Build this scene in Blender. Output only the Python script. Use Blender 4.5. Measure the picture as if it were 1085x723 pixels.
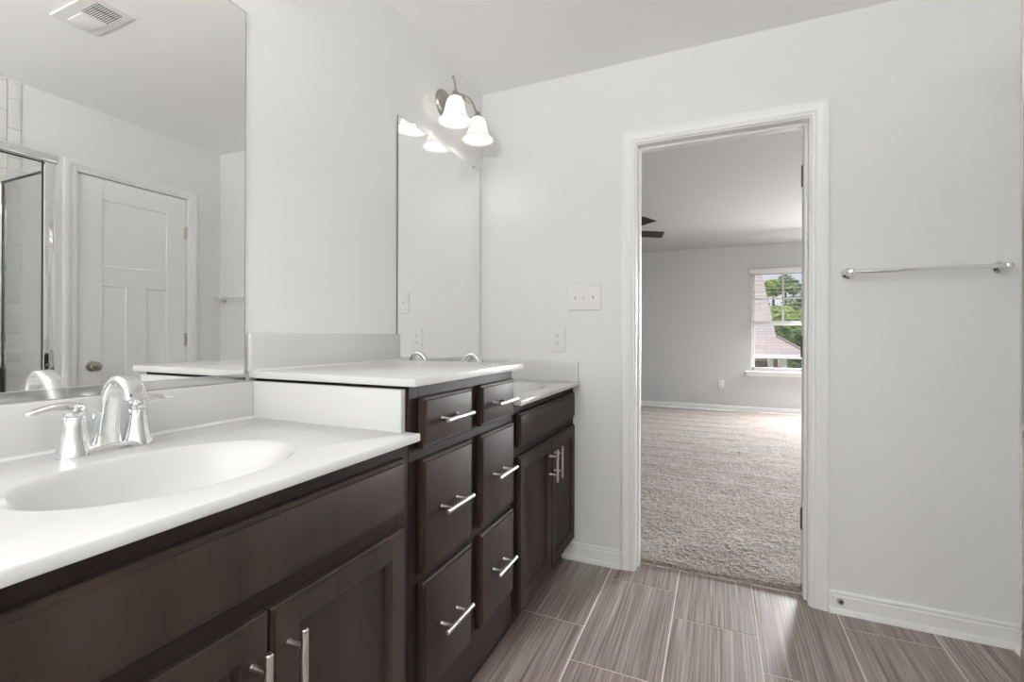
import bpy, bmesh, math, random
from mathutils import Vector, Matrix

random.seed(7)
for o in list(bpy.data.objects):
    bpy.data.objects.remove(o, do_unlink=True)
SC = bpy.context.scene
COL = SC.collection
PI = math.pi

# ------------------------------------------------------------------ camera
YAW, PIT, ROL, F = 0.41507, 0.00043, 0.00333, 494.92
cam_d = bpy.data.cameras.new('camera'); cam = bpy.data.objects.new('camera', cam_d); COL.objects.link(cam)
_r = Vector((math.cos(YAW), math.sin(YAW), 0))
_f = Vector((-math.sin(YAW)*math.cos(PIT), math.cos(YAW)*math.cos(PIT), math.sin(PIT)))
_u = _r.cross(_f)
_r2 = _r*math.cos(ROL) + _u*math.sin(ROL); _u2 = _u*math.cos(ROL) - _r*math.sin(ROL)
M = Matrix.Identity(4)
for i in range(3):
    M[i][0] = _r2[i]; M[i][1] = _u2[i]; M[i][2] = -_f[i]
M[0][3], M[1][3], M[2][3] = 1.19144, -2.28778, 1.12556
cam.matrix_world = M
cam_d.sensor_width = 36.0; cam_d.lens = 36.0*F/1085.0
cam_d.shift_y = -6.155/1085.0
cam_d.clip_start = 0.02; cam_d.clip_end = 400
SC.camera = cam

# ------------------------------------------------------------------ view, world, sun, window light
vs = SC.view_settings
vs.view_transform = 'Standard'; vs.look = 'None'; vs.exposure = -0.05; vs.gamma = 1.0; vs.use_curve_mapping = False
SC.cycles.use_denoising = True
SC.cycles.max_bounces = 16; SC.cycles.diffuse_bounces = 8; SC.cycles.glossy_bounces = 8; SC.cycles.transmission_bounces = 12
SC.cycles.transparent_max_bounces = 12
SC.cycles.sample_clamp_indirect = 6.0

SHADE_GLOW = 0.30
LIGHT_REAR = 10.0
LIGHT_REAR_FILL = 15.0       # added point fill in the room's rear half, without a fixture
LIGHT_UP = 122.0         # added area uplight, bounces fill off the ceiling       
LIGHT_BED_FAR = 18.0
LIGHT_BED_RIGHT = 6.0
LIGHT_BED_SKY = 400.0
LIGHT_BED_GLOW = 45.0

world = bpy.data.worlds.new('world'); SC.world = world; world.use_nodes = True
wn = world.node_tree.nodes; wl = world.node_tree.links
wn.clear()
w_out = wn.new('ShaderNodeOutputWorld'); w_bg = wn.new('ShaderNodeBackground')
w_tc = wn.new('ShaderNodeTexCoord'); w_ns = wn.new('ShaderNodeTexNoise'); w_cr = wn.new('ShaderNodeValToRGB')
w_map = wn.new('ShaderNodeMapping'); w_map.inputs['Scale'].default_value = (1.0, 1.0, 3.0)
w_ns.inputs['Scale'].default_value = 5.0; w_ns.inputs['Detail'].default_value = 5.0
w_cr.color_ramp.elements[0].position = 0.36; w_cr.color_ramp.elements[0].color = (0.50, 0.64, 0.92, 1)
w_cr.color_ramp.elements[1].position = 0.55; w_cr.color_ramp.elements[1].color = (0.92, 0.94, 0.98, 1)
wl.new(w_tc.outputs['Generated'], w_map.inputs['Vector']); wl.new(w_map.outputs['Vector'], w_ns.inputs['Vector'])
wl.new(w_ns.outputs['Fac'], w_cr.inputs['Fac']); wl.new(w_cr.outputs['Color'], w_bg.inputs['Color'])
w_bg.inputs['Strength'].default_value = 0.95
wl.new(w_bg.outputs['Background'], w_out.inputs['Surface'])

def add_light(name, kind, loc, energy, color=(1, 1, 1), rot=(0, 0, 0), size=None, size_y=None, radius=None):
    d = bpy.data.lights.new(name, kind); d.energy = energy; d.color = color
    if kind == 'AREA':
        d.shape = 'RECTANGLE'; d.size = size; d.size_y = size_y
    if radius is not None: d.shadow_soft_size = radius
    o = bpy.data.objects.new(name, d); COL.objects.link(o); o.location = loc; o.rotation_euler = rot
    return o

sun = add_light('sun', 'SUN', (0, -10, 20), 3.2, (1.0, 0.96, 0.9), (math.radians(40), 0, math.radians(-25)))
sun.data.angle = 0.01
# daylight at the windows: behind the camera, and the bedroom's two windows out of view
add_light('rear_window_daylight', 'AREA', (1.15, -5.72, 1.55), LIGHT_REAR, (0.955, 0.98, 1.0), (math.radians(90), 0, 0), 1.4, 1.2)
add_light('rear_fill_point', 'POINT', (0.60, -3.90, 1.95), LIGHT_REAR_FILL, (0.98, 0.99, 1.0), radius=.25)  # fill lamp added behind the camera, has no fixture
add_light('ceiling_bounce_fill', 'AREA', (0.85, -3.50, 1.70), LIGHT_UP, (0.98, 0.99, 1.0), (math.radians(180), 0, 0), 0.45, 0.45)  # unseen uplight added for soft bounce from the ceiling
bw = add_light('bedroom_far_window_daylight', 'AREA', (2.97, 5.50, 1.35), LIGHT_BED_FAR, (0.95, 0.97, 1.0), (0, 0, 0), 0.80, 1.40)
bw.rotation_euler = Vector((-2.05, -6.2, -0.75)).to_track_quat('-Z', 'Z').to_euler(); bw.data.spread = math.radians(34)
add_light('bedroom_side_window_daylight', 'AREA', (4.36, 4.35, 1.35), LIGHT_BED_RIGHT, (0.95, 0.97, 1.0), (math.radians(68), 0, math.radians(90)), 1.40, 1.40)
add_light('bedroom_far_window_sky', 'AREA', (2.97, 5.44, 1.55), LIGHT_BED_SKY, (0.95, 0.97, 1.0), (math.radians(-40), 0, 0), 0.78, 0.9)
add_light('bedroom_far_window_glow', 'AREA', (2.97, 5.47, 1.35), LIGHT_BED_GLOW, (0.95, 0.97, 1.0), (math.radians(-90), 0, 0), 0.78, 1.3)

# ------------------------------------------------------------------ materials
def lin(c):
    return tuple(((v/255.0)/12.92 if v <= 10 else (((v/255.0)+0.055)/1.055)**2.4) for v in c) + (1.0,)

def mat(name, rgb=(200, 200, 200), rough=0.5, metal=0.0, spec=0.5, noise=None, bump=None, coat=0.0, linear=None):
    m = bpy.data.materials.new(name); m.use_nodes = True
    nt = m.node_tree; b = nt.nodes['Principled BSDF']
    col = (linear + (1.0,)) if linear else lin(rgb)
    b.inputs['Base Color'].default_value = col
    b.inputs['Roughness'].default_value = rough; b.inputs['Metallic'].default_value = metal
    b.inputs['Specular IOR Level'].default_value = spec; b.inputs['Coat Weight'].default_value = coat
    tc = None
    if noise or bump:
        tc = nt.nodes.new('ShaderNodeTexCoord')
    if noise:                       # (scale xyz, amount, detail)
        sc, amt, det = noise
        mp = nt.nodes.new('ShaderNodeMapping'); mp.inputs['Scale'].default_value = sc
        nt.links.new(tc.outputs['Object'], mp.inputs['Vector'])
        ns = nt.nodes.new('ShaderNodeTexNoise'); ns.inputs['Scale'].default_value = 1.0; ns.inputs['Detail'].default_value = det
        nt.links.new(mp.outputs['Vector'], ns.inputs['Vector'])
        rp = nt.nodes.new('ShaderNodeValToRGB')
        rp.color_ramp.elements[0].position = 0.3; rp.color_ramp.elements[1].position = 0.7
        rp.color_ramp.elements[0].color = tuple(v*(1-amt) for v in col[:3]) + (1,)
        rp.color_ramp.elements[1].color = tuple(min(1, v*(1+amt)) for v in col[:3]) + (1,)
        nt.links.new(ns.outputs['Fac'], rp.inputs['Fac']); nt.links.new(rp.outputs['Color'], b.inputs['Base Color'])
    if bump:                        # (scale, strength)
        n2 = nt.nodes.new('ShaderNodeTexNoise'); n2.inputs['Scale'].default_value = bump[0]; n2.inputs['Detail'].default_value = 3
        nt.links.new(tc.outputs['Object'], n2.inputs['Vector'])
        bp = nt.nodes.new('ShaderNodeBump'); bp.inputs['Strength'].default_value = bump[1]; bp.inputs['Distance'].default_value = 0.002
        nt.links.new(n2.outputs['Fac'], bp.inputs['Height']); nt.links.new(bp.outputs['Normal'], b.inputs['Normal'])
    return m

def emit_mat(name, color, strength):
    m = bpy.data.materials.new(name); m.use_nodes = True
    b = m.node_tree.nodes['Principled BSDF']
    b.inputs['Base Color'].default_value = (0.9, 0.9, 0.9, 1); b.inputs['Roughness'].default_value = 0.3
    b.inputs['Emission Color'].default_value = color + (1,); b.inputs['Emission Strength'].default_value = strength
    return m

def shade_mat(name):
    m = bpy.data.materials.new(name); m.use_nodes = True; nt = m.node_tree
    b = nt.nodes['Principled BSDF']; out = [n for n in nt.nodes if n.type == 'OUTPUT_MATERIAL'][0]
    b.inputs['Base Color'].default_value = (.88, .88, .87, 1); b.inputs['Roughness'].default_value = .3
    b.inputs['Emission Color'].default_value = (1, .985, .96, 1); b.inputs['Emission Strength'].default_value = SHADE_GLOW
    tr = nt.nodes.new('ShaderNodeBsdfTranslucent'); tr.inputs['Color'].default_value = (.9, .89, .87, 1)
    mx = nt.nodes.new('ShaderNodeMixShader'); mx.inputs['Fac'].default_value = .4
    nt.links.new(b.outputs[0], mx.inputs[1]); nt.links.new(tr.outputs[0], mx.inputs[2]); nt.links.new(mx.outputs[0], out.inputs['Surface'])
    return m

def glass_mat(name, tint=(1, 1, 1), refl=0.08):
    """thin clear pane: mostly transparent with a fresnel reflection"""
    m = bpy.data.materials.new(name); m.use_nodes = True
    nt = m.node_tree; nt.nodes.clear()
    out = nt.nodes.new('ShaderNodeOutputMaterial'); mx = nt.nodes.new('ShaderNodeMixShader')
    tr = nt.nodes.new('ShaderNodeBsdfTransparent'); gl = nt.nodes.new('ShaderNodeBsdfGlossy')
    lw = nt.nodes.new('ShaderNodeLayerWeight'); lw.inputs['Blend'].default_value = 0.5
    pw = nt.nodes.new('ShaderNodeMath'); pw.operation = 'POWER'; pw.inputs[1].default_value = 5.0
    ma = nt.nodes.new('ShaderNodeMath'); ma.operation = 'MULTIPLY_ADD'; ma.inputs[1].default_value = 0.9; ma.inputs[2].default_value = refl*.5
    tr.inputs['Color'].default_value = tint + (1,); gl.inputs['Roughness'].default_value = 0.0
    nt.links.new(lw.outputs['Facing'], pw.inputs[0]); nt.links.new(pw.outputs[0], ma.inputs[0]); nt.links.new(ma.outputs[0], mx.inputs['Fac'])
    nt.links.new(tr.outputs['BSDF'], mx.inputs[1]); nt.links.new(gl.outputs['BSDF'], mx.inputs[2])
    nt.links.new(mx.outputs['Shader'], out.inputs['Surface'])
    return m

M_WALL = mat('wall_paint', linear=(0.785, 0.784, 0.772), rough=0.6, spec=0.3, bump=(220, 0.05))
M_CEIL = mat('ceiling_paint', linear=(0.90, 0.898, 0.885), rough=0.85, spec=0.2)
M_BEDCEIL_DIMMED = mat('bedroom_ceiling_dimmed', linear=(0.52, 0.517, 0.505), rough=0.9, spec=0.2)  # same paint as the bathroom ceiling, darkened to hold the bedroom's dimness
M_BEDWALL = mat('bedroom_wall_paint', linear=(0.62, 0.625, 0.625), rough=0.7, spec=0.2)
M_TRIM = mat('trim_paint', linear=(0.86, 0.86, 0.845), rough=0.35, spec=0.5)
M_DOOR = mat('door_paint', linear=(0.87, 0.87, 0.855), rough=0.4, spec=0.5)
M_COUNTER = mat('cultured_marble', linear=(0.60, 0.60, 0.595), rough=0.16, spec=0.5)
M_BASIN = mat('basin_marble', linear=(0.57, 0.57, 0.562), rough=0.16, spec=0.5)
M_WOOD = mat('espresso_wood', rgb=(51, 41, 37), rough=0.5, spec=0.12, noise=((11, 11, 2.4), 0.36, 6))
M_WOOD_SHADED = mat('espresso_wood_shaded', rgb=(38, 28, 25), rough=0.5, spec=0.12, noise=((9, 9, 2.2), 0.18, 4))  # same finish as the fronts, with the shade around them put into the colour
M_NICKEL = mat('brushed_nickel', rgb=(205, 200, 194), rough=0.32, metal=1.0)
M_CHROME = mat('chrome', rgb=(235, 236, 237), rough=0.05, metal=1.0)
M_DNICKEL = mat('satin_nickel', rgb=(176, 172, 166), rough=0.28, metal=1.0)
M_MIRROR = mat('mirror_silver', linear=(0.945, 0.95, 0.942), rough=0.0, metal=1.0)
M_MEDGE = mat('mirror_edge', rgb=(88, 92, 88), rough=0.3)
M_ALU = mat('mirror_channel', rgb=(205, 206, 205), rough=0.18, metal=1.0)
M_PLATE = mat('switch_plastic', linear=(0.78, 0.775, 0.755), rough=0.35)
M_HINGE = mat('hinge_bronze', rgb=(92, 89, 84), rough=0.4, metal=0.6)
M_SLOT = mat('dark_slot', rgb=(40, 38, 36), rough=0.6)
M_RUBBER = mat('black_gasket', rgb=(28, 28, 28), rough=0.6)
M_BULB = emit_mat('lit_bulb', (1.0, 0.97, 0.93), 20.0)
M_BULB_DIM = emit_mat('lit_bulb_dim', (1.0, 0.97, 0.93), 7.0)
M_SHADE = shade_mat('lit_frosted_shade')
M_FAN = mat('fan_bronze', rgb=(34, 33, 29), rough=0.5)
M_GLASS = glass_mat('window_glass')
M_SHGLASS = glass_mat('shower_glass', tint=(0.985, 0.992, 0.988))
M_BLIND = mat('blind_white', linear=(0.78, 0.78, 0.77), rough=0.5)
M_VINYL = mat('window_vinyl', linear=(0.82, 0.82, 0.81), rough=0.4)
M_VENTDK = mat('vent_dark', rgb=(70, 69, 66), rough=0.7)

# ------------------------------------------------------------------ mesh helpers
class MB:
    """collects geometry in world coordinates; build() links it as one mesh object"""
    def __init__(s): s.v = []; s.f = []; s.mi = []
    def add(s, vs_, fs_, mi=0):
        n = len(s.v); s.v += [tuple(p) for p in vs_]
        for q in fs_:
            s.f.append(tuple(i+n for i in q)); s.mi.append(mi)
        return s
    def box(s, x0, x1, y0, y1, z0, z1, bev=0.0, seg=1, mi=0):
        if x0 > x1: x0, x1 = x1, x0
        if y0 > y1: y0, y1 = y1, y0
        if z0 > z1: z0, z1 = z1, z0
        bm = bmesh.new()
        bmesh.ops.create_cube(bm, size=1.0)
        for v in bm.verts:
            v.co = Vector((x0+(v.co.x+.5)*(x1-x0), y0+(v.co.y+.5)*(y1-y0), z0+(v.co.z+.5)*(z1-z0)))
        if bev > 0:
            bev = min(bev, .45*min(x1-x0, y1-y0, z1-z0))
            bmesh.ops.bevel(bm, geom=bm.edges[:], offset=bev, segments=seg, affect='EDGES', profile=0.6)
        s.from_bm(bm, mi); bm.free(); return s
    def from_bm(s, bm, mi=0):
        bm.verts.index_update()
        s.add([v.co.copy() for v in bm.verts], [[v.index for v in f.verts] for f in bm.faces], mi)
    def grid(s, rings, closed=True, cap0=False, cap1=False, mi=0):
        """rings: list of equal-length point lists, joined one to the next"""
        n = len(rings[0]); vs_ = [p for r in rings for p in r]; fs_ = []
        for a in range(len(rings)-1):
            for i in range(n if closed else n-1):
                j = (i+1) % n
                fs_.append((a*n+i, a*n+j, (a+1)*n+j, (a+1)*n+i))
        if cap0: fs_.append(tuple(reversed(range(n))))
        if cap1: fs_.append(tuple((len(rings)-1)*n+i for i in range(n)))
        return s.add(vs_, fs_, mi)
    def lathe(s, prof, centre, axis='z', n=32, mi=0, cap0=True, cap1=True):
        """prof: (radius, height along axis)"""
        rings = []
        for r, h in prof:
            ring = []
            for k in range(n):
                a = 2*PI*k/n; c, d = r*math.cos(a), r*math.sin(a)
                p = {'z': (c, d, h), 'y': (c, h, -d), 'x': (h, c, d), '-y': (c, -h, d), '-x': (-h, c, -d)}[axis]
                ring.append(Vector(p)+Vector(centre))
            rings.append(ring)
        return s.grid(rings, True, cap0, cap1, mi)
    def tube(s, pts, rad, n=12, mi=0, flat=None, up=Vector((0, 0, 1)), caps=True):
        """round (or flattened: flat = list of (width, thickness)) tube along pts"""
        pts = [Vector(p) for p in pts]; m = len(pts)
        if not isinstance(rad, (list, tuple)): rad = [rad]*m
        rings = []; side = None
        for i in range(m):
            t = (pts[min(i+1, m-1)]-pts[max(i-1, 0)]).normalized()
            if side is None:
                side = t.cross(up)
                if side.length < 1e-4: side = t.cross(Vector((1, 0, 0)))
                side.normalize()
            else:
                side = (side - t*side.dot(t)).normalized()
            nrm = side.cross(t).normalized()
            ring = []
            for k in range(n):
                a = 2*PI*k/n
                if flat:
                    w, th = flat[i]
                    ca, sa = math.cos(a), math.sin(a); e = 0.62
                    ring.append(pts[i] + side*(math.copysign(abs(ca)**e, ca)*w/2) + nrm*(math.copysign(abs(sa)**e, sa)*th/2))
                else:
                    ring.append(pts[i] + side*(rad[i]*math.cos(a)) + nrm*(rad[i]*math.sin(a)))
            rings.append(ring)
        return s.grid(rings, True, caps, caps, mi)
    def ball(s, c, r, n=16, m=10, sz=(1, 1, 1), mi=0):
        prof = [(max(1e-4, r*math.sin(PI*i/m)), -r*math.cos(PI*i/m)) for i in range(m+1)]
        rings = [[Vector((q*math.cos(2*PI*k/n)*sz[0]+c[0], q*math.sin(2*PI*k/n)*sz[1]+c[1], h*sz[2]+c[2])) for k in range(n)] for q, h in prof]
        return s.grid(rings, True, True, True, mi)
    def sweep(s, prof, paths, mi=0):
        """prof closed list; paths[i] = the polyline that profile point i follows"""
        n = len(prof); m = len(paths[0])
        rings = [[paths[i][k] for i in range(n)] for k in range(m)]
        return s.grid(rings, True, True, True, mi)
    def build(s, name, material, parent=None, smooth=True, angle=32):
        me = bpy.data.meshes.new(name)
        off = Vector((0, 0, 0)); p = parent
        while p is not None:
            off += p.location; p = p.parent
        me.from_pydata([tuple(Vector(v)-off) for v in s.v], [], s.f)
        mats = material if isinstance(material, (list, tuple)) else [material]
        for q in mats: me.materials.append(q)
        if len(mats) > 1: me.polygons.foreach_set('material_index', s.mi)
        bm = bmesh.new(); bm.from_mesh(me)
        bmesh.ops.recalc_face_normals(bm, faces=bm.faces[:])
        bm.to_mesh(me); bm.free()
        if smooth:
            me.polygons.foreach_set('use_smooth', [True]*len(me.polygons))
            me.set_sharp_from_angle(angle=math.radians(angle))
        me.update()
        o = bpy.data.objects.new(name, me); COL.objects.link(o)
        if parent: o.parent = parent
        return o

def thing(name, label, cat, loc, group=None):
    o = bpy.data.objects.new(name, None); COL.objects.link(o); o.location = loc
    o.empty_display_size = 0.05
    o['label'] = label; o['category'] = cat
    if group: o['group'] = group
    return o

def structure(o, label=None):
    o['kind'] = 'structure'
    if label: o['label'] = label
    return o

def group_root(name, loc):
    o = bpy.data.objects.new(name, None); COL.objects.link(o); o.location = loc; o['kind'] = 'structure'
    o.empty_display_size = 0.05
    return o

def catmull(pts, n=8):
    pts = [Vector(p) for p in pts]; P = [pts[0]*2-pts[1]] + pts + [pts[-1]*2-pts[-2]]; out = []
    for i in range(1, len(P)-2):
        for k in range(n):
            t = k/n; a, b, c, d = P[i-1], P[i], P[i+1], P[i+2]
            out.append(0.5*((2*b) + (c-a)*t + (2*a-5*b+4*c-d)*t*t + (3*b-a-3*c+d)*t**3))
    out.append(pts[-1]); return out

def interp(xs, ys, n):
    out = []
    for k in range(n):
        t = k/(n-1)*(len(xs)-1); i = min(int(t), len(xs)-2); q = t-i
        out.append(ys[i]*(1-q)+ys[i+1]*q)
    return out

# ------------------------------------------------------------------ room shell
W, H, TH = 2.1917, 2.449, 0.115
YR = -5.60                                   # rear wall of the bathroom
BX0, BX1, BY1 = -1.90, 4.20, 5.36            # bedroom
JL, JR, JT = 0.834, 1.540, 2.040             # doorway jamb faces

def wall_with_holes(axis, a0, a1, z0, z1, d0, d1, holes):
    """solid wall slab; axis 'x' runs along x (thickness d0..d1 in y); holes (a0,a1,z0,z1)"""
    mb = MB()
    cuts = sorted(set([a0, a1] + [h[0] for h in holes] + [h[1] for h in holes]))
    for i in range(len(cuts)-1):
        c0, c1 = cuts[i], cuts[i+1]; mid = (c0+c1)/2
        hs = sorted([(h[2], h[3]) for h in holes if h[0] < mid < h[1]])
        zz = z0
        for p, q in hs + [(z1, z1)]:
            if p > zz+1e-6:
                if axis == 'x': mb.box(c0, c1, d0, d1, zz, p)
                else: mb.box(d0, d1, c0, c1, zz, p)
            zz = q
    return mb

structure(MB().box(-0.12, 0, YR, 0, 0, H).build('wall_left', M_WALL))
structure(wall_with_holes('x', BX0, BX1, 0, H, 0.0, TH*0.5, [(JL-.002, JR+.002, -1, JT+.002)]).build('wall_back', M_WALL))
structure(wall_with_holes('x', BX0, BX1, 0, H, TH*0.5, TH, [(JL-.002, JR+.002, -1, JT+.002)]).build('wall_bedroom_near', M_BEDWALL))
RD0, RD1, RDT = -0.838, -0.2375, 2.055       # closet door opening on the right wall
structure(wall_with_holes('y', YR, 0, 0, H, W, W+0.11, [(RD0-.012, RD1+.012, -1, RDT+.012)]).build('wall_right', M_WALL))
RWX0, RWX1, RWZ0, RWZ1 = 0.45, 1.85, 0.95, 2.15
structure(wall_with_holes('x', -0.12, W+0.11, 0, H, YR-0.11, YR, [(RWX0, RWX1, RWZ0, RWZ1)]).build('wall_rear', M_WALL))
structure(MB().box(-0.12, W+0.11, YR-0.11, 0, H, H+0.05).build('ceiling', M_CEIL))
structure(MB().box(BX0-.1, BX1+.1, TH, BY1+.1, H, H+0.05).build('ceiling_bedroom', M_BEDCEIL_DIMMED))
WX0, WX1, WZ0, WZ1 = 1.635, 2.465, 0.62, 2.085
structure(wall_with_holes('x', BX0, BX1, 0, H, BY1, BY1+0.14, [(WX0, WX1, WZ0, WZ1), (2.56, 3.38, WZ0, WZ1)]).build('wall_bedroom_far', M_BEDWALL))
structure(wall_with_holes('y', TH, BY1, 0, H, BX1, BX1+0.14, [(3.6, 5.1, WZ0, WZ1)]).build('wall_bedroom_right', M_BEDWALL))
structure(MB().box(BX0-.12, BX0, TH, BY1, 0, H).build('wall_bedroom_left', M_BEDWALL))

# --- tiled floor: one mesh, tiles of 0.305 x 0.60 laid along y in a third offset
def tile_mat():
    m = bpy.data.materials.new('linen_tile'); m.use_nodes = True; nt = m.node_tree; b = nt.nodes['Principled BSDF']
    at = nt.nodes.new('ShaderNodeAttribute'); at.attribute_name = 'tile_id'
    tc = nt.nodes.new('ShaderNodeTexCoord')
    sx = nt.nodes.new('ShaderNodeVectorMath'); sx.operation = 'ADD'
    nt.links.new(tc.outputs['Object'], sx.inputs[0]); nt.links.new(at.outputs['Vector'], sx.inputs[1])
    def strand(scale, det):
        mp = nt.nodes.new('ShaderNodeMapping'); mp.inputs['Scale'].default_value = scale
        nt.links.new(sx.outputs['Vector'], mp.inputs['Vector'])
        ns = nt.nodes.new('ShaderNodeTexNoise'); ns.inputs['Scale'].default_value = 1; ns.inputs['Detail'].default_value = det; ns.inputs['Roughness'].default_value = 0.6
        nt.links.new(mp.outputs['Vector'], ns.inputs['Vector']); return ns
    n1 = strand((210, 2.2, 1), 3); n2 = strand((38, 1.1, 1), 2)
    r1 = nt.nodes.new('ShaderNodeValToRGB'); e = r1.color_ramp.elements
    e[0].position = 0.30; e[0].color = lin((104, 92, 88)); e[1].position = 0.72; e[1].color = lin((184, 170, 165))
    k = e.new(0.5); k.color = lin((143, 129, 124))
    nt.links.new(n1.outputs['Fac'], r1.inputs['Fac'])
    r2 = nt.nodes.new('ShaderNodeValToRGB'); e = r2.color_ramp.elements
    e[0].position = 0.3; e[0].color = (0.72, 0.72, 0.72, 1); e[1].position = 0.7; e[1].color = (1.15, 1.15, 1.15, 1)
    nt.links.new(n2.outputs['Fac'], r2.inputs['Fac'])
    mx = nt.nodes.new('ShaderNodeMix'); mx.data_type = 'RGBA'; mx.blend_type = 'MULTIPLY'; mx.inputs[0].default_value = 1.0
    nt.links.new(r1.outputs['Color'], mx.inputs[6]); nt.links.new(r2.outputs['Color'], mx.inputs[7])
    nt.links.new(mx.outputs[2], b.inputs['Base Color'])
    b.inputs['Roughness'].default_value = 0.36; b.inputs['Specular IOR Level'].default_value = 0.45
    return m

M_TILE = tile_mat()
M_GROUT = mat('grout', rgb=(212, 200, 192), rough=0.9)
fb = MB(); ids = []
fb.box(-0.12, W+0.11, YR-0.11, 0.0875, -0.06, -0.0015, mi=1); ids += [(0, 0, 0)]*8
col0 = 0.7228 - 3*0.3053; offs = [-0.116, -0.313, -0.515]
for c in range(8):
    x0 = col0 + c*0.3053; oy = offs[(c-3) % 3]
    for r in range(-1, 11):
        y1 = oy - 0.6*r; y0 = y1-0.6
        a, b_, p, q = max(x0+.0026, -0.11), min(x0+.3053-.0026, W+.10), max(y0+.0026, YR-.1), min(y1-.0026, 0.0866)
        if b_-a < .01 or q-p < .01: continue
        n0 = len(fb.v); fb.box(a, b_, p, q, -0.012, 0.0, bev=0.0012)
        t = (random.uniform(0, 9), random.uniform(0, 9), random.uniform(0, 9)); ids += [t]*(len(fb.v)-n0)
n0 = len(fb.v); fb.box(JL-.01, JR+.01, .0866, .0896, -.02, .0035, mi=1); ids += [(0, 0, 0)]*(len(fb.v)-n0)
fo = structure(fb.build('floor', [M_TILE, M_GROUT], smooth=False))
at = fo.data.attributes.new('tile_id', 'FLOAT_VECTOR', 'POINT')
at.data.foreach_set('vector', [c for t in ids for c in t])

# --- bedroom carpet: one displaced mesh with vacuum strokes
def carpet_mat():
    m = bpy.data.materials.new('carpet_pile'); m.use_nodes = True; nt = m.node_tree; b = nt.nodes['Principled BSDF']
    tc = nt.nodes.new('ShaderNodeTexCoord')
    n1 = nt.nodes.new('ShaderNodeTexNoise'); n1.inputs['Scale'].default_value = 190; n1.inputs['Detail'].default_value = 3
    n2 = nt.nodes.new('ShaderNodeTexNoise'); n2.inputs['Scale'].default_value = 9; n2.inputs['Detail'].default_value = 4
    for n in (n1, n2): nt.links.new(tc.outputs['Object'], n.inputs['Vector'])
    r1 = nt.nodes.new('ShaderNodeValToRGB'); e = r1.color_ramp.elements
    e[0].position = 0.34; e[0].color = lin((74, 63, 55)); e[1].position = 0.64; e[1].color = lin((170, 158, 147))
    nt.links.new(n1.outputs['Fac'], r1.inputs['Fac'])
    r2 = nt.nodes.new('ShaderNodeValToRGB'); e = r2.color_ramp.elements
    e[0].position = 0.35; e[0].color = (0.86, 0.86, 0.86, 1); e[1].position = 0.65; e[1].color = (1.06, 1.06, 1.06, 1)
    nt.links.new(n2.outputs['Fac'], r2.inputs['Fac'])
    mx = nt.nodes.new('ShaderNodeMix'); mx.data_type = 'RGBA'; mx.blend_type = 'MULTIPLY'; mx.inputs[0].default_value = 1.0
    nt.links.new(r1.outputs['Color'], mx.inputs[6]); nt.links.new(r2.outputs['Color'], mx.inputs[7])
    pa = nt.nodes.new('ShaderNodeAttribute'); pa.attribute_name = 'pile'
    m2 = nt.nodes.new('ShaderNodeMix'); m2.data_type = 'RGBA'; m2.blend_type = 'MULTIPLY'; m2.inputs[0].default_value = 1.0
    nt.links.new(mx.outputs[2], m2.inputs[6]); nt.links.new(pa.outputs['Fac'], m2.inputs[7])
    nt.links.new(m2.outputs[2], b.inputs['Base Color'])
    b.inputs['Roughness'].default_value = 0.95; b.inputs['Specular IOR Level'].default_value = 0.1
    b.inputs['Sheen Weight'].default_value = 0.25
    return m
M_CARPET = carpet_mat()

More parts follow.
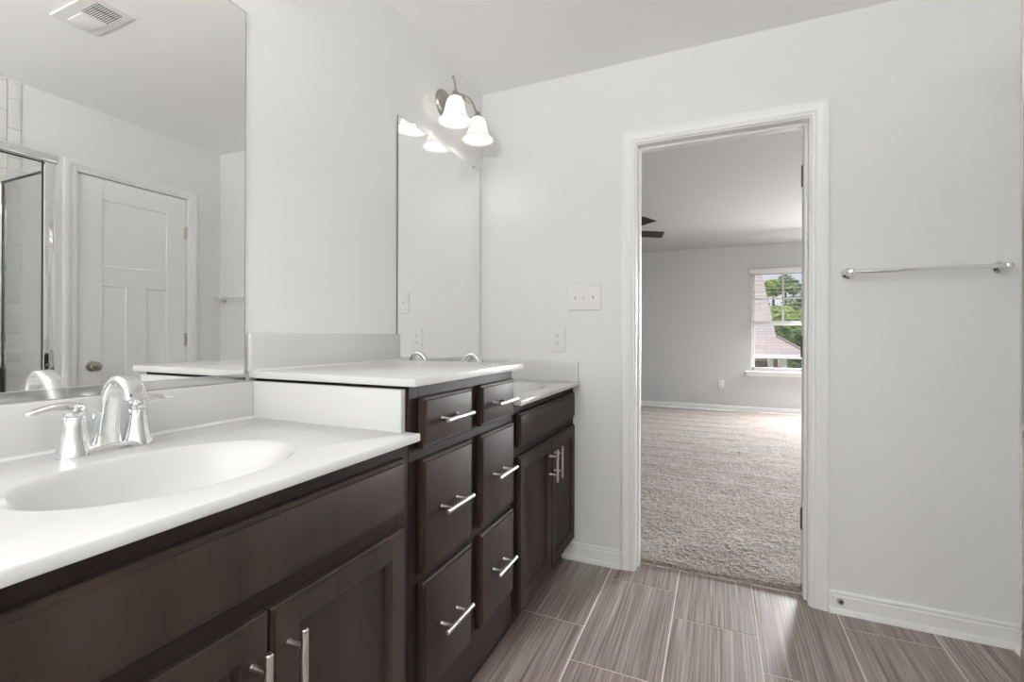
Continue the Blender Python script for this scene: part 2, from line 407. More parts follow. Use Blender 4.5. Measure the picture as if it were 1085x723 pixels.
def carpet():
    import numpy as np
    rng = np.random.default_rng(3)
    xs = np.arange(BX0, BX1+.001, 0.011); xs = np.concatenate([np.arange(BX0, -0.2, 0.08), np.arange(-0.2, 2.6, 0.0085), np.arange(2.6, BX1+.04, 0.08)])
    xs[-1] = BX1
    ys = 0.0898 + (BY1-0.0898)*np.linspace(0, 1, 430)**1.25
    X, Y = np.meshgrid(xs, ys, indexing='ij')
    # vacuum strokes: ramps across y, broken along a line near x = 1.35
    edge = 1.42 + 0.05*np.sin(Y*4.1) + 0.02*np.sin(Y*13)
    s = np.where(X < edge, (Y + 0.035*X + 0.02*np.sin(X*3))/0.33, (Y - 0.02*X + 0.11)/0.40)
    fr = s - np.floor(s)
    ramp = np.where(fr < 0.86, fr/0.86, (1-fr)/0.14)
    Z = 0.010 + 0.011*ramp*np.clip((Y-0.5)/1.5, 0.2, 1) + rng.random(X.shape)*0.009 + 0.003*np.sin(X*9+np.sin(Y*7))*np.sin(Y*11)
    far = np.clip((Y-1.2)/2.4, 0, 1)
    tone = np.where(fr < 0.62, 1.0+.08*far, 1.0-.24*far)  # sheen of the vacuum strokes painted into the colour, stronger towards the far wall
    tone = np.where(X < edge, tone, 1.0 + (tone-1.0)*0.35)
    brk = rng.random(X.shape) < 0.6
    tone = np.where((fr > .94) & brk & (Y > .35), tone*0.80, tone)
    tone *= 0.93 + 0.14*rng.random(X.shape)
    door = (Y < TH) & ((X < JL+.003) | (X > JR-.003))
    Z = np.where(Y < 0.10, Z*0.45, Z)
    me = bpy.data.meshes.new('carpet')
    nx, ny = X.shape
    co = np.stack([X, Y, Z], -1).reshape(-1, 3).astype('f')
    i = (np.arange(nx-1)[:, None]*ny + np.arange(ny-1)[None, :]).reshape(-1)
    q = np.stack([i, i+ny, i+ny+1, i+1], -1)
    dd = door[:-1, :-1] | door[1:, 1:] | door[1:, :-1] | door[:-1, 1:]
    q = q[~dd.reshape(-1)]
    me.vertices.add(len(co)); me.vertices.foreach_set('co', co.reshape(-1))
    me.loops.add(q.size); me.loops.foreach_set('vertex_index', q.reshape(-1).astype('i'))
    me.polygons.add(len(q)); me.polygons.foreach_set('loop_start', (np.arange(len(q))*4).astype('i'))
    me.polygons.foreach_set('loop_total', np.full(len(q), 4, 'i'))
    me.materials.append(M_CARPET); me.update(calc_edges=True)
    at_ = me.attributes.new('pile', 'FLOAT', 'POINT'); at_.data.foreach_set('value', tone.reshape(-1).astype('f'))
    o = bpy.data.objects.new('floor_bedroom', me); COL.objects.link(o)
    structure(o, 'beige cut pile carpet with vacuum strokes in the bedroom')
carpet()
structure(MB().box(BX0, BX1, 0.0880, BY1, -0.06, 0.0).build('subfloor', M_GROUT))

# --- baseboards
BPROF = [(0, .086), (.008, .086), (.0115, .081), (.0110, .075), (.0070, .0715), (.0090, .068), (.0115, .066), (.0115, .021), (.019, .018), (.023, .010), (.024, 0), (0, 0)]
def base_x(name, x0, x1, y, sgn, mt=M_TRIM):
    mb = MB(); mb.grid([[(x0, y+sgn*d, z) for d, z in BPROF], [(x1, y+sgn*d, z) for d, z in BPROF]], True, True, True)
    return structure(mb.build(name, mt))
def base_y(name, y0, y1, x, sgn, mt=M_TRIM):
    mb = MB(); mb.grid([[(x+sgn*d, y0, z) for d, z in BPROF], [(x+sgn*d, y1, z) for d, z in BPROF]], True, True, True)
    return structure(mb.build(name, mt))
base_x('baseboard_back', 0.470, 0.7655, 0, -1)
base_x('baseboard_back_right', 1.6100, W, 0, -1)
base_y('baseboard_right', RD1+.065, -0.026, W, -1)
def base_z(name, x0, x1, y, sgn, z):
    mb = MB(); mb.grid([[(x0, y+sgn*d, z+q) for d, q in BPROF], [(x1, y+sgn*d, z+q) for d, q in BPROF]], True, True, True)
    return structure(mb.build(name, M_TRIM))
base_z('baseboard_bedroom_far', BX0, BX1, BY1, -1, 0.006)
base_x('baseboard_bedroom_near', BX0, 0.762, TH, 1)

# --- doorway: jambs, stops and casing (door_1) with hinge leaves
def casing(mb, inner0, inner1, top, face, sgn, axis, prof):
    """mitred U of casing; axis 'x': runs along x on plane y=face, axis 'y': along y on plane x=face"""
    paths = []
    for u, d in prof:
        pl = [(inner0-u, 0), (inner0-u, top+u), (inner1+u, top+u), (inner1+u, 0)]
        paths.append([(a, face+sgn*d, z) if axis == 'x' else (face+sgn*d, a, z) for a, z in pl])
    mb.sweep(prof, paths)
CPROF = [(0, 0), (0, .009), (.003, .0115), (.012, .0115), (.0155, .0145), (.019, .0125), (.034, .0150), (.040, .0185), (.050, .0190), (.058, .0180), (.0625, .0150), (.0638, 0)]
dr = group_root('door_1', (JL, 0, 0))
mb = MB(); casing(mb, 0.8285, 1.5455, 2.0455, 0, -1, 'x', CPROF); mb.build('casing', M_TRIM, dr)
mb = MB(); casing(mb, 0.8285, 1.5455, 2.0455, TH, 1, 'x', CPROF); mb.build('casing', M_TRIM, dr)
mb = MB()
mb.box(JL-.018, JL, -.0005, TH+.0005, 0, JT+.018); mb.box(JR, JR+.018, -.0005, TH+.0005, 0, JT+.018); mb.box(JL, JR, -.0005, TH+.0005, JT, JT+.018)
mb.build('jamb', M_TRIM, dr)
mb = MB()
mb.box(JL, JL+.011, .042, .078, 0, JT, .002); mb.box(JR-.011, JR, .042, .078, 0, JT, .002); mb.box(JL+.011, JR-.011, .042, .078, JT-.011, JT, .002)
mb.build('door_stop_strip', M_TRIM, dr)
# the open leaf, swung into the bedroom past the jamb
leaf_ang = math.radians(12)
def leaf_pt(u, t, z):        # u along the leaf from the hinge, t through its thickness
    bx, by = JR+.004, TH+.012
    return (bx + u*math.cos(leaf_ang) + t*math.sin(leaf_ang), by + u*math.sin(leaf_ang) - t*math.cos(leaf_ang), z)
def leaf_box(mb, u0, u1, t0, t1, z0, z1):
    c = [leaf_pt(u, t, z) for z in (z0, z1) for u, t in ((u0, t0), (u1, t0), (u1, t1), (u0, t1))]
    mb.add(c, [(0, 1, 2, 3), (4, 5, 6, 7), (0, 1, 5, 4), (1, 2, 6, 5), (2, 3, 7, 6), (3, 0, 4, 7)])
mb = MB(); LW = 0.700
leaf_box(mb, 0, LW, -.029, -.006, .014, JT-.004)
for u0, u1, z0, z1 in ((0, .115, .014, JT-.004), (LW-.115, LW, .014, JT-.004), (.115, LW-.115, 1.915, JT-.004), (.115, LW-.115, 1.41, 1.54), (.115, LW-.115, .014, .25), (.29, .41, .25, 1.41)):
    leaf_box(mb, u0, u1, -.035, 0, z0, z1)
mb.build('door_leaf', M_DOOR, dr, smooth=False)
for zc in (1.835, 1.08, 0.32):
    mb = MB(); mb.box(JR-.0022, JR+.0005, .079, TH+.001, zc-.047, zc+.047); mb.lathe([(.007, -.047), (.007, .047)], (JR-.006, TH+.006, zc), n=12)
    mb.build('hinge', M_HINGE, dr)

# --- closet door on the right wall (seen in the left mirror): door_2
d2 = group_root('door_2', (W, RD0, 0))
mb = MB(); casing(mb, RD0-.004, RD1+.004, RDT+.004, W, -1, 'y', CPROF); mb.build('casing', M_TRIM, d2)
mb = MB()
mb.box(W+.001, W+.11, RD0-.010, RD0-.0035, 0, RDT+.010); mb.box(W+.001, W+.11, RD1+.0025, RD1+.010, 0, RDT+.010); mb.box(W+.001, W+.11, RD0-.0035, RD1+.0025, RDT+.0035, RDT+.010)
mb.box(W+.045, W+.06, RD0-.0035, RD1+.0025, 0.0, RDT+.0035)
mb.build('jamb', M_TRIM, d2)
lf = MB(); xf = W+.004
lf.box(xf+.008, xf+.036, RD0, RD1, .012, RDT)
def rail(y0, y1, z0, z1): lf.box(xf, xf+.010, y0, y1, z0, z1, .0028)
PL0, PL1 = -0.7175, -0.3625
rail(RD0, PL0, .012, RDT); rail(PL1, RD1, .012, RDT)                 # stiles
rail(PL0-.002, PL1+.002, 1.929, RDT); rail(PL0-.002, PL1+.002, 1.413, 1.540); rail(PL0-.002, PL1+.002, .012, .25)
rail(-0.595, -0.478, .24, 1.42)
leaf = lf.build('door_leaf', M_DOOR, d2)
mb = MB(); yk, zk = -0.768, 0.935
mb.lathe([(.031, 0), (.031, .003), (.028, .007), (.013, .010), (.011, .030), (.015, .036), (.0255, .044), (.0275, .053), (.024, .061), (.012, .066), (.001, .067)], (xf, yk, zk), '-x', 28)
kn = mb.build('door_knob', M_DNICKEL, d2)
mb = MB(); mb.box(xf-.003, xf+.006, RD0-.006, RD0+.001, .905, .967, .001); mb.build('strike_plate', M_DNICKEL, d2)
for zc in (1.824, 1.090, 0.28):
    mb = MB(); mb.lathe([(.0055, -.045), (.0055, -.016), (.005, -.0155), (.0055, -.015), (.0055, .015), (.005, .0155), (.0055, .016), (.0055, .045)], (xf-.004, RD1+.0015, zc), n=12)
    mb.box(xf-.0005, xf+.001, RD1-.010, RD1, zc-.044, zc+.044)
    mb.build('hinge', M_DNICKEL, d2)

# --- shower tile on the right wall
def tilewall_mat():
    m = bpy.data.materials.new('shower_tile'); m.use_nodes = True; nt = m.node_tree; b = nt.nodes['Principled BSDF']
    tc = nt.nodes.new('ShaderNodeTexCoord'); sp = nt.nodes.new('ShaderNodeSeparateXYZ'); cb = nt.nodes.new('ShaderNodeCombineXYZ')
    nt.links.new(tc.outputs['Object'], sp.inputs[0]); nt.links.new(sp.outputs['Y'], cb.inputs['X']); nt.links.new(sp.outputs['Z'], cb.inputs['Y'])
    bt = nt.nodes.new('ShaderNodeTexBrick'); nt.links.new(cb.outputs[0], bt.inputs['Vector'])
    bt.inputs['Scale'].default_value = 1.0; bt.inputs['Brick Width'].default_value = 0.305; bt.inputs['Row Height'].default_value = 0.152
    bt.inputs['Mortar Size'].default_value = 0.0022; bt.inputs['Mortar Smooth'].default_value = 0.1; bt.offset = 0.5
    bt.inputs['Color1'].default_value = (0.74, 0.735, 0.71, 1); bt.inputs['Color2'].default_value = (0.76, 0.755, 0.735, 1); bt.inputs['Mortar'].default_value = (0.52, 0.515, 0.495, 1)
    nt.links.new(bt.outputs['Color'], b.inputs['Base Color']); b.inputs['Roughness'].default_value = 0.2
    return m
M_STILE = tilewall_mat()
structure(MB().box(W-.009, W, YR, -1.134, 0.0, H, .001).build('wall_shower_tile', M_STILE))
mb = MB()
for k in range(17):
    z0 = 0.06+k*.1525; z1 = min(z0+.1513, H)
    if z1-z0 > .01: mb.box(W-.006, W, -1.1325, -1.0805, z0, z1, .002, 2)
structure(mb.build('trim_1', mat('bullnose_tile', linear=(0.745, 0.74, 0.715), rough=0.22)), 'column of white bullnose edge tiles by the shower')

# --- bathroom rear window and bedroom windows
def window_unit(name, axis, a0, a1, z0, z1, face, depth, muntins=True, blind=False, inward=-1):
    """vinyl double-hung unit set in an opening"""
    r = group_root(name, ((a0+a1)/2, face, z0) if axis == 'x' else (face, (a0+a1)/2, z0))
    def bx(mb, p0, p1, d0, d1, q0, q1, bev=.003):
        if axis == 'x': mb.box(p0, p1, d0, d1, q0, q1, bev)
        else: mb.box(d0, d1, p0, p1, q0, q1, bev)
    d0, d1 = sorted((face+depth*.35, face+depth*.95))
    zm = 1.315 if z0 < .8 else (z0+z1)/2
    f = MB()
    bx(f, a0, a0+.022, d0, d1, z0, z1); bx(f, a1-.022, a1, d0, d1, z0, z1); bx(f, a0, a1, d0, d1, z0, z0+.02); bx(f, a0, a1, d0, d1, z1-.03, z1)
    f.build('window_frame', M_VINYL, r)
    dm = (d0+d1)/2
    lower = sorted((d0, dm)) if depth > 0 else sorted((dm, d1))
    upper = sorted((dm, d1)) if depth > 0 else sorted((d0, dm))
    for nm, (u0, u1), q0, q1 in (('lower_sash', lower, z0+.02, zm+.02), ('upper_sash', upper, zm-.02, z1-.03)):
        s_ = MB(); t = .030
        bx(s_, a0+.022, a0+.022+t, u0, u1, q0, q1); bx(s_, a1-.022-t, a1-.022, u0, u1, q0, q1)
        bx(s_, a0+.022, a1-.022, u0, u1, q0, q0+t); bx(s_, a0+.022, a1-.022, u0, u1, q1-t, q1)
        if muntins and nm == 'upper_sash':
            um = (u0+u1)/2; am = (a0+a1)/2
            bx(s_, am-.010, am+.010, um-.006, um+.006, q0, q1, .001); bx(s_, a0+.03, a1-.03, um-.006, um+.006, (q0+q1)/2-.010, (q0+q1)/2+.010, .001)
        so = s_.build(nm, M_VINYL, r)
        g = MB(); um = (u0+u1)/2
        bx(g, a0+.045, a1-.045, um-.002, um+.002, q0+.02, q1-.02, 0); g.build('pane', M_GLASS, so)
    if axis == 'x':
        s_ = MB(); s_.box(a0-.075, a1+.075, face-.035, face+depth*.3, z0-.022, z0, .004); s_.build('window_sill', M_TRIM, r)
        s_ = MB(); s_.box(a0-.06, a1+.06, face-.014, face, z0-.072, z0-.022, .003); s_.build('apron', M_TRIM, r)
    return r
wr = window_unit('window_1', 'x', WX0, WX1, WZ0, WZ1, BY1, 0.14)
window_unit('window_2', 'x', 2.56, 3.38, WZ0, WZ1, BY1, 0.14)
window_unit('window_3', 'y', 3.6, 5.1, WZ0, WZ1, BX1, 0.14)
wrear = group_root('window_4', (1.15, YR, RWZ0))
mb = MB()
mb.box(RWX0, RWX0+.04, YR-.09, YR-.03, RWZ0, RWZ1, .003); mb.box(RWX1-.04, RWX1, YR-.09, YR-.03, RWZ0, RWZ1, .003)
mb.box(RWX0, RWX1, YR-.09, YR-.03, RWZ0, RWZ0+.04, .003); mb.box(RWX0, RWX1, YR-.09, YR-.03, RWZ1-.04, RWZ1, .003)
mb.box(1.135, 1.165, YR-.08, YR-.04, RWZ0, RWZ1, .003); mb.box(RWX0, RWX1, YR-.08, YR-.04, 1.53, 1.56, .003)
mb.build('window_frame', M_VINYL, wrear)

# ------------------------------------------------------------------ vanity cabinets
XF = 0.523                                    # face of the face frames
def ring_panel(mb, y0, y1, z0, z1, xb, rings):
    """front made of nested rectangles (inset, x offset from xb); the last ring is capped"""
    rr = []
    for ins, d in rings:
        rr.append([(xb+d, y0+ins, z0+ins), (xb+d, y1-ins, z0+ins), (xb+d, y1-ins, z1-ins), (xb+d, y0+ins, z1-ins)])
    mb.grid(rr, True, True, True)
SLAB = [(0, 0), (0, .0125), (.0025, .0150), (.0085, .0150), (.0100, .0185), (.0115, .0190)]
DOOR = [(0, 0), (0, .0125), (.0025, .0150), (.0060, .0155), (.0075, .0190), (.050, .0190), (.0535, .0160), (.0565, .0160), (.060, .0090), (.0605, .0085)]

def bar_pull(parent, p, axis, length=0.137):
    """brushed bar pull: round bar on two posts; p = centre of the bar"""
    x, y, z = p; h = length/2; mb = MB()
    if axis == 'y':
        mb.lathe([(.0045, -h), (.0060, -h+.0015), (.0060, h-.0015), (.0045, h)], p, 'y', 16)
        posts = [(y-.038, z), (y+.038, z)]
    else:
        mb.lathe([(.0045, -h), (.0060, -h+.0015), (.0060, h-.0015), (.0045, h)], p, 'z', 16)
        posts = [(y, z-.038), (y, z+.038)]
    xs = XF+.0188
    for a, b in posts:
        mb.lathe([(.0055, 0), (.0045, .002), (.0045, x-xs-.002)], (xs, a, b), 'x', 12)
    return mb.build('handle', M_NICKEL, parent)

def carcass(root, y0, y1, top, toe=0.105, mids=(), rails=()):
    mb = MB()
    
    for a, b in ((y0, y0+.016), (y1-.016, y1)):
        mb.box(.004, XF-.019, a, b, toe, top); mb.box(.004, .4475, a, b, 0.0, toe)
    mb.box(.004, XF-.019, y0+.016, y1-.016, toe-.0, toe+.014); mb.box(.004, .012, y0+.016, y1-.016, toe, top)
    mb.build('cabinet_box', M_WOOD_SHADED, root)
    mb = MB(); st = .040
    mb.box(XF-.019, XF, y0, y0+st, toe, top, .0012); mb.box(XF-.019, XF, y1-st, y1, toe, top, .0012)
    for m_ in mids: mb.box(XF-.019, XF-.0004, m_[0], m_[1], toe, top, .001)
    for z0, z1 in rails: mb.box(XF-.019, XF-.0002, y0+st-.001, y1-st+.001, z0, z1, .001)
    mb.build('face_frame', M_WOOD_SHADED, root)
    mb = MB(); mb.box(.448, .462, y0+.0005, y1-.0005, 0.0, toe-.0005, .001); mb.build('toe_kick', M_WOOD_SHADED, root)

def sink_base(y0, y1, label):
    r = thing('vanity_cabinet', label, 'cabinet', (.26, (y0+y1)/2, 0), 'sink vanity cabinets')
    carcass(r, y0, y1, .876, rails=((.105, .135), (.670, .735), (.838, .876)))
    f0, f1 = y0+.031, y1-.031
    mb = MB(); ring_panel(mb, f0, f1, .7225, .8440, XF+.0005, SLAB); mb.build('false_front', M_WOOD, r)
    ym = (f0+f1)/2
    for a, b, hy in ((f0, ym-.0018, ym-.033), (ym+.0018, f1, ym+.033)):
        mb = MB(); ring_panel(mb, a, b, .1185, .6855, XF+.0005, DOOR); d = mb.build('door', M_WOOD, r)
        bar_pull(d, (.578, hy, .5785), 'z')
    return r
CABL0, CABL1 = -2.144, -1.3775
CABT0, CABT1 = -1.3765, -0.7705
CABR0, CABR1 = -0.7695, -0.0015
sink_base(CABL0, CABL1, 'dark espresso two door vanity cabinet in the foreground under the near sink')
sink_base(CABR0, CABR1, 'dark espresso two door vanity cabinet standing against the doorway wall')

r = thing('drawer_cabinet', 'tall dark espresso cabinet with six drawers between the two sink vanities', 'cabinet', (.26, (CABT0+CABT1)/2, 0))
carcass(r, CABT0, CABT1, 1.0045, mids=((-1.094, -1.034),), rails=((.105, .235), (.520, .545), (.822, .850), (.970, 1.0045)))
for a, b in ((-1.3375, -1.0925), (-1.0350, -0.7885)):
    for z0, z1, hz in ((.8495, .9745, .9135), (.5445, .8230, .6860), (.2360, .5205, .3845)):
        mb = MB(); ring_panel(mb, a, b, z0, z1, XF+.0005, SLAB); d = mb.build('drawer_front', M_WOOD, r)
        bar_pull(d, (.578, (a+b)/2-.006, hz), 'y')

# ------------------------------------------------------------------ countertops
def sink_top(y0, y1, zt, yc, label, side=None, xfront=.558):
    """cultured marble top with integral oval bowl, backsplash, optional side splash ('+': at y1)"""
    th = .0195; x0 = .0015
    r = thing('countertop', label, 'countertop', (.28, (y0+y1)/2, zt-th), 'white sink countertops')
    cx, ax, ay = .336, .152, .207
    n = 128; rect = []; ell = []
    angs = [2*PI*k/n for k in range(n)]
    corners = [math.atan2(yy-yc, xx-cx) % (2*PI) for xx in (x0, xfront) for yy in (y0, y1)]
    for c_ in corners:
        k = min(range(n), key=lambda i: abs((angs[i]-c_+PI) % (2*PI)-PI)); angs[k] = c_
    angs.sort()
    def onrect(a, ins):
        dx, dy = math.cos(a), math.sin(a); t = 1e9
        if dx > 1e-9: t = min(t, (xfront-ins-cx)/dx)
        if dx < -1e-9: t = min(t, (x0+ins-cx)/dx)
        if dy > 1e-9: t = min(t, (y1-ins-yc)/dy)
        if dy < -1e-9: t = min(t, (y0+ins-yc)/dy)
        return cx+dx*t, yc+dy*t
    def onell(a, s):
        dx, dy = math.cos(a), math.sin(a); t = 1/math.sqrt((dx/(ax*s))**2+(dy/(ay*s))**2)
        return cx+dx*t, yc+dy*t
    E = .003
    def R(ins, z): return [onrect(a, ins)+(z,) for a in angs]
    def L(s, z): return [onell(a, s)+(z,) for a in angs]
    mb = MB()
    mb.grid([L(1.035, zt), R(E, zt), R(.0009, zt-.0009), R(0, zt-E), R(0, zt-th+.002), R(.002, zt-th), L(1.10, zt-th)], True)
    mb.build('slab', M_COUNTER, r, angle=50)
    mb = MB()
    rings = [L(1.035, zt), L(1.02, zt-.0004), L(1.0, zt-.003), L(.97, zt-.009), L(.92, zt-.022), L(.85, zt-.042), L(.74, zt-.068), L(.60, zt-.092), L(.44, zt-.108), L(.28, zt-.118), L(.12, zt-.1235)]
    mb.grid(rings, True, False, True)
    mb.build('basin', M_BASIN, r, angle=80)
    mb = MB(); mb.lathe([(.0225, 0), (.0225, .002), (.018, .0035), (.008, .0025), (.001, .0025)], (cx, yc, zt-.1228), n=24); mb.build('drain', M_CHROME, r)
    bs = MB(); bs.box(x0, x0+.019, y0, y1, zt-.001, zt+.100, .003, 2); bs.grid([[(x0+.018+.009*(1-math.sin(a)), yy, zt+.009*(1-math.cos(a))) for a in [PI/2*k/6 for k in range(7)]]+[(x0+.01, yy, zt+.009), (x0+.01, yy, zt-.001)] for yy in (y0+.001, y1-.001)], True, True, True)
    bs.build('backsplash', M_COUNTER, r)
    if side:
        sb = MB(); ys0, ys1 = (y1-.019, y1)
        sb.box(x0+.019, .5165 if side == 'cabinet' else xfront-.006, ys0, ys1, zt-.001, zt+.100, .003, 2)
        sb.build('side_splash', M_COUNTER, r)
    return r
sink_top(-2.155, -1.3785, .8975, -1.785, 'long white counter with oval sink in the foreground', side='cabinet')
sink_top(-0.7690, -0.0015, .8955, -0.390, 'small white sink counter against the doorway wall', side='wall')

r = thing('countertop', 'raised plain white counter on the drawer cabinet', 'countertop', (.28, -1.07, 1.0055))
mb = MB(); mb.box(.0015, .5565, -1.3985, -0.7440, 1.0055, 1.0250, .003, 2); mb.build('slab', M_COUNTER, r)
mb = MB(); mb.box(.0015, .0205, -1.4040, -0.7440, 1.0240, 1.1290, .003, 2)
mb.grid([[(.0195+.009*(1-math.sin(a)), yy, 1.0250+.009*(1-math.cos(a))) for a in [PI/2*k/6 for k in range(7)]]+[(.0100, yy, 1.034), (.0100, yy, 1.024)] for yy in (-1.3970, -.7450)], True, True, True)
mb.build('backsplash', M_COUNTER, r)

# ------------------------------------------------------------------ faucets
def faucet(yc, zt, label):
    x = .098
    r = thing('faucet', label, 'faucet', (x, yc, zt), 'two handle chrome faucets')
    def oval(sx, sy, z, n=48):
        out = []
        for k in range(n):
            a = 2*PI*k/n; c, s_ = math.cos(a), math.sin(a)
            waist = 1-.20*math.exp(-((math.copysign(abs(s_)**.62, s_))/.38)**2)
            out.append((x+math.copysign(abs(c)**.8, c)*sx*waist, yc+math.copysign(abs(s_)**.62, s_)*sy, zt+z))
        return out
    mb = MB(); mb.grid([oval(.0285, .0785, .0), oval(.0285, .0785, .004), oval(.0265, .0765, .010), oval(.0215, .0700, .0145), oval(.0150, .0560, .016)], True, True, True)
    mb.build('base_plate', M_CHROME, r, angle=60)
    # spout
    ctrl = [(x-.012, 0, .008), (x-.006, 0, .040), (x+.004, 0, .080), (x+.018, 0, .115), (x+.042, 0, .138), (x+.066, 0, .141), (x+.086, 0, .127), (x+.097, 0, .105)]
    pts = [Vector((p.x, yc, zt+p.z)) for p in catmull(ctrl, 6)]
    ws = interp(range(8), [.054, .041, .034, .032, .034, .036, .036, .035], len(pts)); ts = interp(range(8), [.050, .036, .029, .023, .019, .017, .015, .012], len(pts))
    mb = MB(); mb.tube(pts, .01, n=28, flat=list(zip(ws, ts)), up=Vector((1, 0, 0.01)))
    sp = mb.build('spout', M_CHROME, r, angle=60)
    mb = MB(); mb.lathe([(.0028, .012), (.0028, .066), (.0050, .068), (.0055, .073), (.0035, .078), (.001, .0785)], (x-.044, yc, zt-.011), n=14)
    mb.build('lift_rod', M_CHROME, r)
    for s_ in (-1, 1):
        hy = yc+s_*.0515
        mb = MB(); mb.lathe([(.0270, .004), (.0262, .012), (.0235, .018), (.0205, .034), (.0180, .054), (.0168, .073), (.0158, .0745)], (x, hy, zt), n=32)
        hb = mb.build('handle_body', M_CHROME, r, angle=50)
        mb = MB(); mb.lathe([(.0155, .0755), (.0168, .0765), (.0166, .088), (.0150, .0945), (.0100, .0985), (.001, .0995)], (x, hy, zt), n=28)
        lp = [Vector((x+.000, hy, zt+.0885)), Vector((x+.001, hy+s_*.018, zt+.0925)), Vector((x+.002, hy+s_*.036, zt+.0930)), Vector((x+.003, hy+s_*.051, zt+.0905)), Vector((x+.004, hy+s_*.063, zt+.0885)), Vector((x+.004, hy+s_*.070, zt+.0880))]
        pp = catmull(lp, 5)
        fw = interp(range(6), [.030, .027, .022, .019, .016, .007], len(pp)); ft = interp(range(6), [.024, .020, .0155, .012, .0090, .005], len(pp))
        mb.tube(pp, .01, n=20, flat=list(zip(fw, ft)))
        mb.build('lever', M_CHROME, hb, angle=60)
    return r
faucet(-1.770, .8975, 'chrome two handle faucet on the near sink under the large mirror')
faucet(-0.390, .8955, 'chrome faucet mostly hidden behind the raised counter, at the far sink')

# ------------------------------------------------------------------ mirrors
def wall_mirror(y0, y1, z0, z1, label, clips, channel):
    r = thing('wall_mirror', label, 'mirror', (.0, (y0+y1)/2, z0), 'frameless vanity mirrors')
    mb = MB(); mb.box(.0015, .0065, y0, y1, z0, z1); mb.build('mirror_edge', M_MEDGE, r, smooth=False)
    mb = MB(); mb.add([(.0066, y0+.0012, z0+.001), (.0066, y1-.0012, z0+.001), (.0066, y1-.0012, z1-.0012), (.0066, y0+.0012, z1-.0012)], [(0, 1, 2, 3)])
    mb.add([(.0060, y0+.0012, z0+.001), (.0060, y1-.0012, z0+.001), (.0060, y1-.0012, z1-.0012), (.0060, y0+.0012, z1-.0012)], [(3, 2, 1, 0)])
    mb.build('mirror_glass', M_MIRROR, r, smooth=False)
    if channel:
        mb = MB(); mb.box(.0015, .0072, y0, y1+.001, z0-.0085, z0-.0003); mb.box(.0073, .0092, y0, y1+.001, z0-.0095, z0+.0115, .0007)
        mb.build('bottom_channel', M_ALU, r)
    for yc in clips:
        mb = MB(); mb.box(.0015, .0085, yc-.008, yc+.008, z1+.0002, z1+.006, .001); mb.box(.0068, .0088, yc-.008, yc+.008, z1-.008, z1+.006, .0008)
        mb.build('clip', M_ALU, r)
    return r
wall_mirror(-2.150, -1.4125, 1.0075, 2.0100, 'large frameless mirror at left above the near sink', (-1.60, -1.95), True)
wall_mirror(-0.7470, -0.0400, 1.0060, 2.0160, 'narrow looking frameless mirror under the lit wall light', (-0.640, -0.110), True)

# ------------------------------------------------------------------ vanity lights
def sconce(yc, label, bulb):
    X = .122; zb = 2.072
    r = thing('wall_light', label, 'wall light', (0, yc, 2.20), 'two shade vanity wall lights')
    mb = MB(); mb.lathe([(.066, 0), (.066, .006), (.061, .014), (.050, .020), (.030, .024), (.001, .025)], (.0, yc-.012, 2.217), 'x', 40); mb.build('wall_plate', M_DNICKEL, r)
    mb = MB()
    # stem from the plate and the wavy vine bar carrying both shades
    mb.tube(catmull([(.018, yc-.012, 2.212), (.060, yc-.012, 2.212), (X-.004, yc-.012, 2.226)], 6), .0055, n=10)
    s1, s2 = yc-.107, yc+.107
    bar = [(X+.004, s1-.032, 2.250), (X+.004, s1-.022, 2.262), (X+.002, s1-.008, 2.242), (X, s1+.010, 2.214), (X, s1+.035, 2.214), (X, s1+.075, 2.226), (X, yc+.015, 2.236), (X, yc+.055, 2.228), (X, s2-.012, 2.198), (X, s2+.012, 2.192), (X, s2+.040, 2.204)]
    bp = catmull(bar, 7); mb.tube(bp, interp(range(11), [.0028, .0038, .0045, .0055, .0052, .005, .005, .005, .0055, .0048, .002], len(bp)), n=10)
    tw = catmull([(X, s1+.060, 2.222), (X+.006, s1+.085, 2.206), (X+.010, s1+.115, 2.205)], 6); mb.tube(tw, interp(range(2), [.0042, .002], len(tw)), n=8)
    mb.build('arm', M_DNICKEL, r, angle=60)
    for y, dz in ((s1, .0), (s2, .0)):
        z = zb+dz
        mb = MB(); mb.lathe([(.006, .140), (.0115, .136), (.013, .124), (.022, .116), (.024, .108)], (X, y, z), n=24); mb.build('shade_holder', M_DNICKEL, r)
        prof = [(.016, .1115), (.024, .1090), (.0325, .1005), (.0385, .086), (.0425, .068), (.0465, .050), (.0520, .034), (.0600, .020), (.0690, .009), (.0770, .001)]
        inner = [(q-.003, h-.001) for q, h in reversed(prof)]
        mb = MB(); mb.lathe(prof+inner, (X, y, z), n=40, cap0=False, cap1=False)
        sh = mb.build('lamp_shade', M_SHADE, r, angle=80)
        mb = MB(); mb.lathe([(.011, .105), (.012, .088), (.0165, .074), (.0240, .056), (.0260, .043), (.0225, .028), (.0140, .018), (.001, .014)], (X, y, z), n=24); mb.build('light_bulb', bulb, r, angle=80)
sconce(-0.388, 'lit two shade nickel wall light above the far mirror', M_BULB)
sconce(-1.770, 'two shade nickel wall light above the large mirror, out of the top of the view', M_BULB_DIM)

